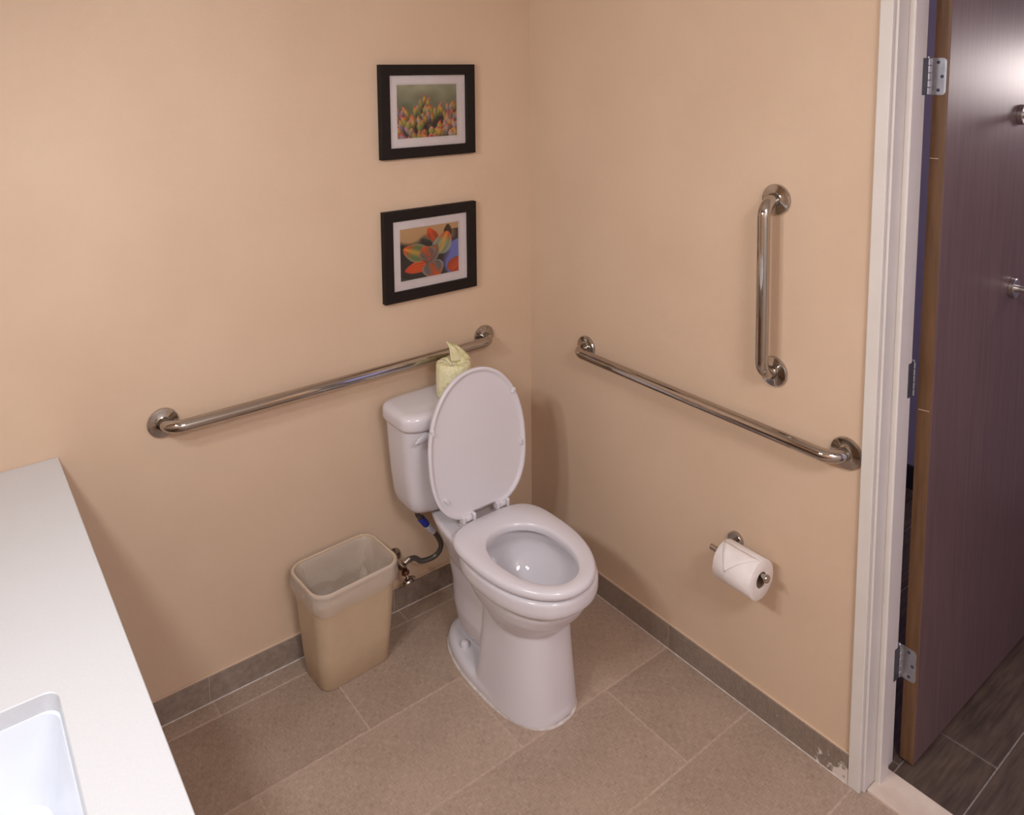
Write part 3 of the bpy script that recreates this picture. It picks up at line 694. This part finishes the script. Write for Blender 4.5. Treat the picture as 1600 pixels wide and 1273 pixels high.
# ------------------------------------------------------------------ waste bin with liner
def bin_():
    bx, by, ang, H = -.826, -.1225, math.radians(3.0), .330
    root = thing('waste_bin', (bx, by, 0), 'beige rectangular waste bin with a clear liner beside the toilet', 'waste bin')
    def ring(hx, hy, r, z, ox=0, oy=0, n=10, wob=0.0, seed=0, zw=0.0):
        p = []
        for sx, sy, a0 in ((1, 1, 0), (-1, 1, 90), (-1, -1, 180), (1, -1, 270)):
            for k in range(n+1):
                a = math.radians(a0+90*k/n); x = sx*(hx-r) + r*math.cos(a); y = sy*(hy-r) + r*math.sin(a)
                p.append((x, y))
            # extra points on the following straight edge
            nx, ny = {0: (-1, 1), 90: (-1, -1), 180: (1, -1), 270: (1, 1)}[a0]
            b0 = math.radians(a0+90); x0, y0 = sx*(hx-r)+r*math.cos(b0), sy*(hy-r)+r*math.sin(b0); x1, y1 = nx*(hx-r)+r*math.cos(b0), ny*(hy-r)+r*math.sin(b0)
            for k in range(1, 8): p.append((x0+(x1-x0)*k/8, y0+(y1-y0)*k/8))
        out = []
        for x, y in p:
            f = noise.noise(Vector((x*38, y*38, z*30+seed)))*wob; l = math.hypot(x, y)
            zz = z + zw*noise.noise(Vector((x*22, y*22, seed+3.1)))
            x2, y2 = x*(1+f/l), y*(1+f/l)
            out.append(Vector((bx+ox+x2*math.cos(ang)-y2*math.sin(ang), by+oy+x2*math.sin(ang)+y2*math.cos(ang), zz)))
        return out
    sect = [(0.0, .112, .072, .034), (.004, .115, .075, .036), (.10, .1215, .082, .038), (.20, .128, .0885, .041), (.29, .1335, .0945, .044), (.318, .1355, .0965, .045)]
    shift = lambda z: (.006*(1-z/H), .012*(1-z/H))
    rings = [ring(hx, hy, r, z, *shift(z)) for z, hx, hy, r in sect]
    rings += [ring(.1405, .1015, .048, .319), ring(.1415, .1025, .049, .324), ring(.1405, .1015, .048, .3285), ring(.137, .098, .046, .330), ring(.1335, .0945, .045, .328), ring(.1325, .0935, .044, .318)]
    rings += [ring(hx-.0022, hy-.0022, r, z+.003, *shift(z)) for z, hx, hy, r in sect[::-1][1:]]
    bm = bmesh.new(); add_loft(bm, rings); obj('body', bm, 'bin', root, True, angle=50)
    # liner: crumpled film inside, over the rim, hanging as a creased cuff
    def crumple(p, k):
        a_ = abs(noise.noise(Vector((p.x*k, p.y*k, p.z*k*.55)))); b_ = abs(noise.noise(Vector((p.x*k*2.3+7, p.y*k*2.3, p.z*k*1.2))))
        return a_ + .5*b_
    def fold(rg, amt, k=26, low=0.0):
        c = Vector((bx, by, 0)); out = []
        for p in rg:
            d = Vector((p.x-c.x, p.y-c.y, 0)); l = d.length; t = amt*crumple(p, k)
            out.append(Vector((p.x - d.x/l*t, p.y - d.y/l*t, p.z - low*crumple(p*1.0, 17))))
        return out
    NI = 26; inner = []
    for i in range(NI):
        t = i/(NI-1); z = .045 + .268*t
        hx, hy, r = .098+.030*t, .062+.027*t, .034+.008*t; ox, oy = shift(z)
        inner.append(fold(ring(hx, hy, r, z, ox, oy, n=14), .030*(1-t**4)))
    L = inner + [ring(.1315, .0925, .043, .322, n=14), ring(.137, .098, .046, .3312, n=14), ring(.1420, .103, .049, .3285, n=14), ring(.1432, .1042, .049, .320, n=14)]
    for i in range(10):
        t = i/9; z = .314 - .048*t
        g_ = .0018 + .0040*math.sin(PI*t)
        L.append(fold(ring(.1418+g_-.0045*t, .1028+g_-.0045*t, .049, z, n=14), .0042, 40, .010*t))
    bm = bmesh.new(); add_loft(bm, L, True, False); obj('bin_liner', bm, 'film', root, True, angle=80)
bin_()

# ------------------------------------------------------------------ framed pictures
def srgb_l(c): return lin(*c)
def picture(x0, x1, z0, z1, painter, label):
    root = thing('framed_picture', ((x0+x1)/2, 0, z0), label, 'picture', 'two framed pictures above the grab bar')
    FW, FT = .034, .022
    bm = bmesh.new()   # four mitred rails as one frame: profile lofted round the rectangle
    def rect(i, y): return [(x0+i, y, z0+i), (x1-i, y, z0+i), (x1-i, y, z1-i), (x0+i, y, z1-i)]
    add_loft(bm, [rect(0, -.0005), rect(0, -FT+.001), rect(.001, -FT), rect(FW-.002, -FT), rect(FW, -FT+.0025), rect(FW, -.008), rect(FW, -.0005), rect(0, -.0005)], False, False)
    bmesh.ops.remove_doubles(bm, verts=bm.verts[:], dist=1e-6); obj('frame', bm, 'frame', root)
    MW = .033
    mx0, mx1, mz0, mz1 = x0+FW, x1-FW, z0+FW, z1-FW
    px0, px1, pz0, pz1 = mx0+MW-.003, mx1-MW+.001, mz0+MW-.004, mz1-MW+.003
    def r2(a, b, c, d, y): return [(a, y, c), (b, y, c), (b, y, d), (a, y, d)]
    bm = bmesh.new(); add_loft(bm, [r2(mx0, mx1, mz0, mz1, -.006), r2(mx0, mx1, mz0, mz1, -.0105), r2(px0-.0045, px1+.0045, pz0-.0045, pz1+.0045, -.0105), r2(px0-.0037, px1+.0037, pz0-.0037, pz1+.0037, -.0088), r2(px0-.0005, px1+.0005, pz0-.0005, pz1+.0005, -.0088), r2(px0, px1, pz0, pz1, -.0072), r2(px0, px1, pz0, pz1, -.006)], False, False)
    obj('mat_board', bm, 'matboard', root)
    # the print: flat sheet made of small coloured cells
    NX, NZ = 120, 96
    bm = bmesh.new(); vs = [[bm.verts.new((px0-.004+(px1-px0+.008)*i/NX, -.0065, pz0-.004+(pz1-pz0+.008)*j/NZ)) for i in range(NX+1)] for j in range(NZ+1)]
    for j in range(NZ):
        for i in range(NX): bm.faces.new((vs[j][i], vs[j][i+1], vs[j+1][i+1], vs[j+1][i]))
    me = bpy.data.meshes.new('print'); bm.to_mesh(me); bm.free(); me.materials.append(M['print'])
    ca = me.color_attributes.new('Col', 'FLOAT_COLOR', 'POINT')
    flat = []
    for j in range(NZ+1):
        for i in range(NX+1):
            flat += [*lin(*painter(i/NX, j/NZ)), 1.0]
    ca.data.foreach_set('color', flat)
    obj_me('print', me, root)
    box('glass', (mx0-.001, -.0135, mz0-.001), (mx1+.001, -.012, mz1+.001), 'glass', root)

def mixc(a, b, t): t = max(0.0, min(1.0, t)); return tuple(a[k]+(b[k]-a[k])*t for k in range(3))
def make_leaf_field():
    rnd = random.Random(5); leaves = []
    warm = [(138, 152, 52), (176, 150, 48), (120, 140, 62), (190, 160, 60)]; cool = [(150, 128, 140), (172, 158, 166), (120, 124, 104), (132, 108, 124), (164, 150, 140)]
    for k in range(130):
        d = rnd.random()                     # 0 far .. 1 near
        x = rnd.uniform(-.05, 1.05); top = .62 - .56*d + .16*math.exp(-((x-.56)/.26)**2)*(1-d) + rnd.uniform(-.05, .05)
        c1 = rnd.choice(warm) if rnd.random() < (.75 if .25 < x < .8 else .3) else rnd.choice(cool)
        leaves.append((d, x, top, rnd.uniform(.030, .052)*(.85+.4*d), rnd.uniform(.20, .32), rnd.uniform(-.5, .5) + (.4 if x < .3 else 0), c1, rnd.choice([(224, 104, 44), (206, 76, 62), (230, 140, 60), (220, 130, 130)])))
    leaves.sort(key=lambda q: -q[0])
    return leaves
LV = make_leaf_field()
def paint_field(u, v):
    for d, x, top, wd, ln, tilt, c1, c2 in LV:
        h = (top - v)/ln
        if not 0 <= h <= 1: continue
        cx = x + tilt*(top-v)*.6
        hw = wd*(h*4)**.6*.9 if h < .25 else wd*(1-.35*(h-.25))*.9
        s = (u-cx)/max(hw, 1e-4)
        if abs(s) <= 1:
            c = mixc(c2, c1, (h-.05)*4.5)
            c = mixc(c, (238, 214, 196), .45*max(0, .5-abs(s+.45)))
            c = mixc(c, (40, 28, 34), max(0, s-.15)*.55)
            c = mixc(c, c2, max(0, abs(s)-.78)*3.2*(1-h))
            return mixc(c, (36, 26, 30), max(0, h-.35)*1.5)
    n = noise.noise(Vector((u*6, v*6, 2.0)))
    if v < .40: return (44, 32, 36)
    return mixc((104, 106, 82), (164, 162, 134), (v-.5)*1.9 + .35*n)

def petal(u, v, cx, cy, a, ln, wd, sharp=1.0):
    """(along 0..1 from base to tip, side -1..1) or None"""
    dx, dy = u-cx, v-cy; ca, sa = math.cos(math.radians(a)), math.sin(math.radians(a))
    l = (dx*ca+dy*sa)/ln; s = -dx*sa+dy*ca
    if not 0 <= l <= 1: return None
    hw = wd*(math.sin(PI*(l**.75))**.6 if 0 < l < 1 else 0)*(1-.12*l*sharp)
    if hw <= 1e-6 or abs(s) > hw: return None
    return l, s/hw
GREEN, SAGE, ORG, YEL, DK, MAU = (112, 130, 78), (150, 158, 128), (226, 84, 22), (238, 176, 62), (44, 40, 36), (128, 98, 92)
PET = [  # cx, cy, angle, length, width, base, tip, edge, vein   (front first)
    (.50, .38, 118, .24, .15, MAU, ORG, SAGE, ORG),
    (.36, .58, 250, .37, .16, GREEN, (176, 120, 90), SAGE, ORG) if False else (.44, .30, 60, .36, .135, MAU, (120, 104, 86), (168, 166, 148), ORG),
    (.44, .42, 152, .42, .175, GREEN, ORG, (176, 150, 130), YEL),
    (.64, .42, 68, .44, .165, SAGE, ORG, (150, 160, 176), YEL),
    (.46, .50, 110, .28, .15, DK, (80, 84, 74), SAGE, DK),
    (.50, .30, 290, .34, .19, (120, 108, 104), ORG, (176, 170, 170), ORG),
    (.44, .26, 190, .36, .115, ORG, (212, 60, 40), (214, 96, 110), ORG),
    (.60, .64, 112, .32, .10, (170, 66, 30), (228, 80, 24), ORG, ORG),
    (.80, .70, 88, .26, .075, DK, (86, 40, 24), DK, DK),
    (.82, .06, 35, .40, .16, (196, 70, 34), (176, 56, 40), (120, 60, 50), ORG)]
def paint_flower(u, v):
    for cx, cy, a, ln, wd, c0, c1, ce, cv in PET:
        q = petal(u, v, cx, cy, a, ln, wd)
        if q:
            l, s = q
            c = mixc(c0, c1, (l-.55)*2.6)
            streak = max(0, 1-abs(s)*2.6)*(1 if .1 < l < .95 else 0)
            c = mixc(c, cv, streak*.9)
            fl = .5+.5*math.sin(s*11+l*3)
            c = mixc(c, (60, 66, 44), .30*fl*(1-l))
            return mixc(c, ce, max(0, abs(s)-.80)*4.2)
    n = noise.noise(Vector((u*3.5, v*3.5, 5.0)))*.12
    top = mixc((176, 136, 88), (196, 158, 112), v)
    blue = (112, 118, 190)
    if v+n > .70 - .12*u:
        c = mixc(DK, top, (v+n-.70+.12*u)*9)
        return mixc(c, (58, 42, 36), max(0, u-.78)*5) if v < .86 else c
    if u+n > .70 + .12*abs(v-.3): return mixc(DK, blue, (u+n-.70-.12*abs(v-.3))*10)
    return DK
picture(-.6115, -.2555, 1.5215, 1.8195, paint_field, 'upper black-framed picture showing a field of pointed succulent leaves')
picture(-.6115, -.2565, 1.0575, 1.3550, paint_flower, 'lower black-framed picture showing orange and green succulent buds')
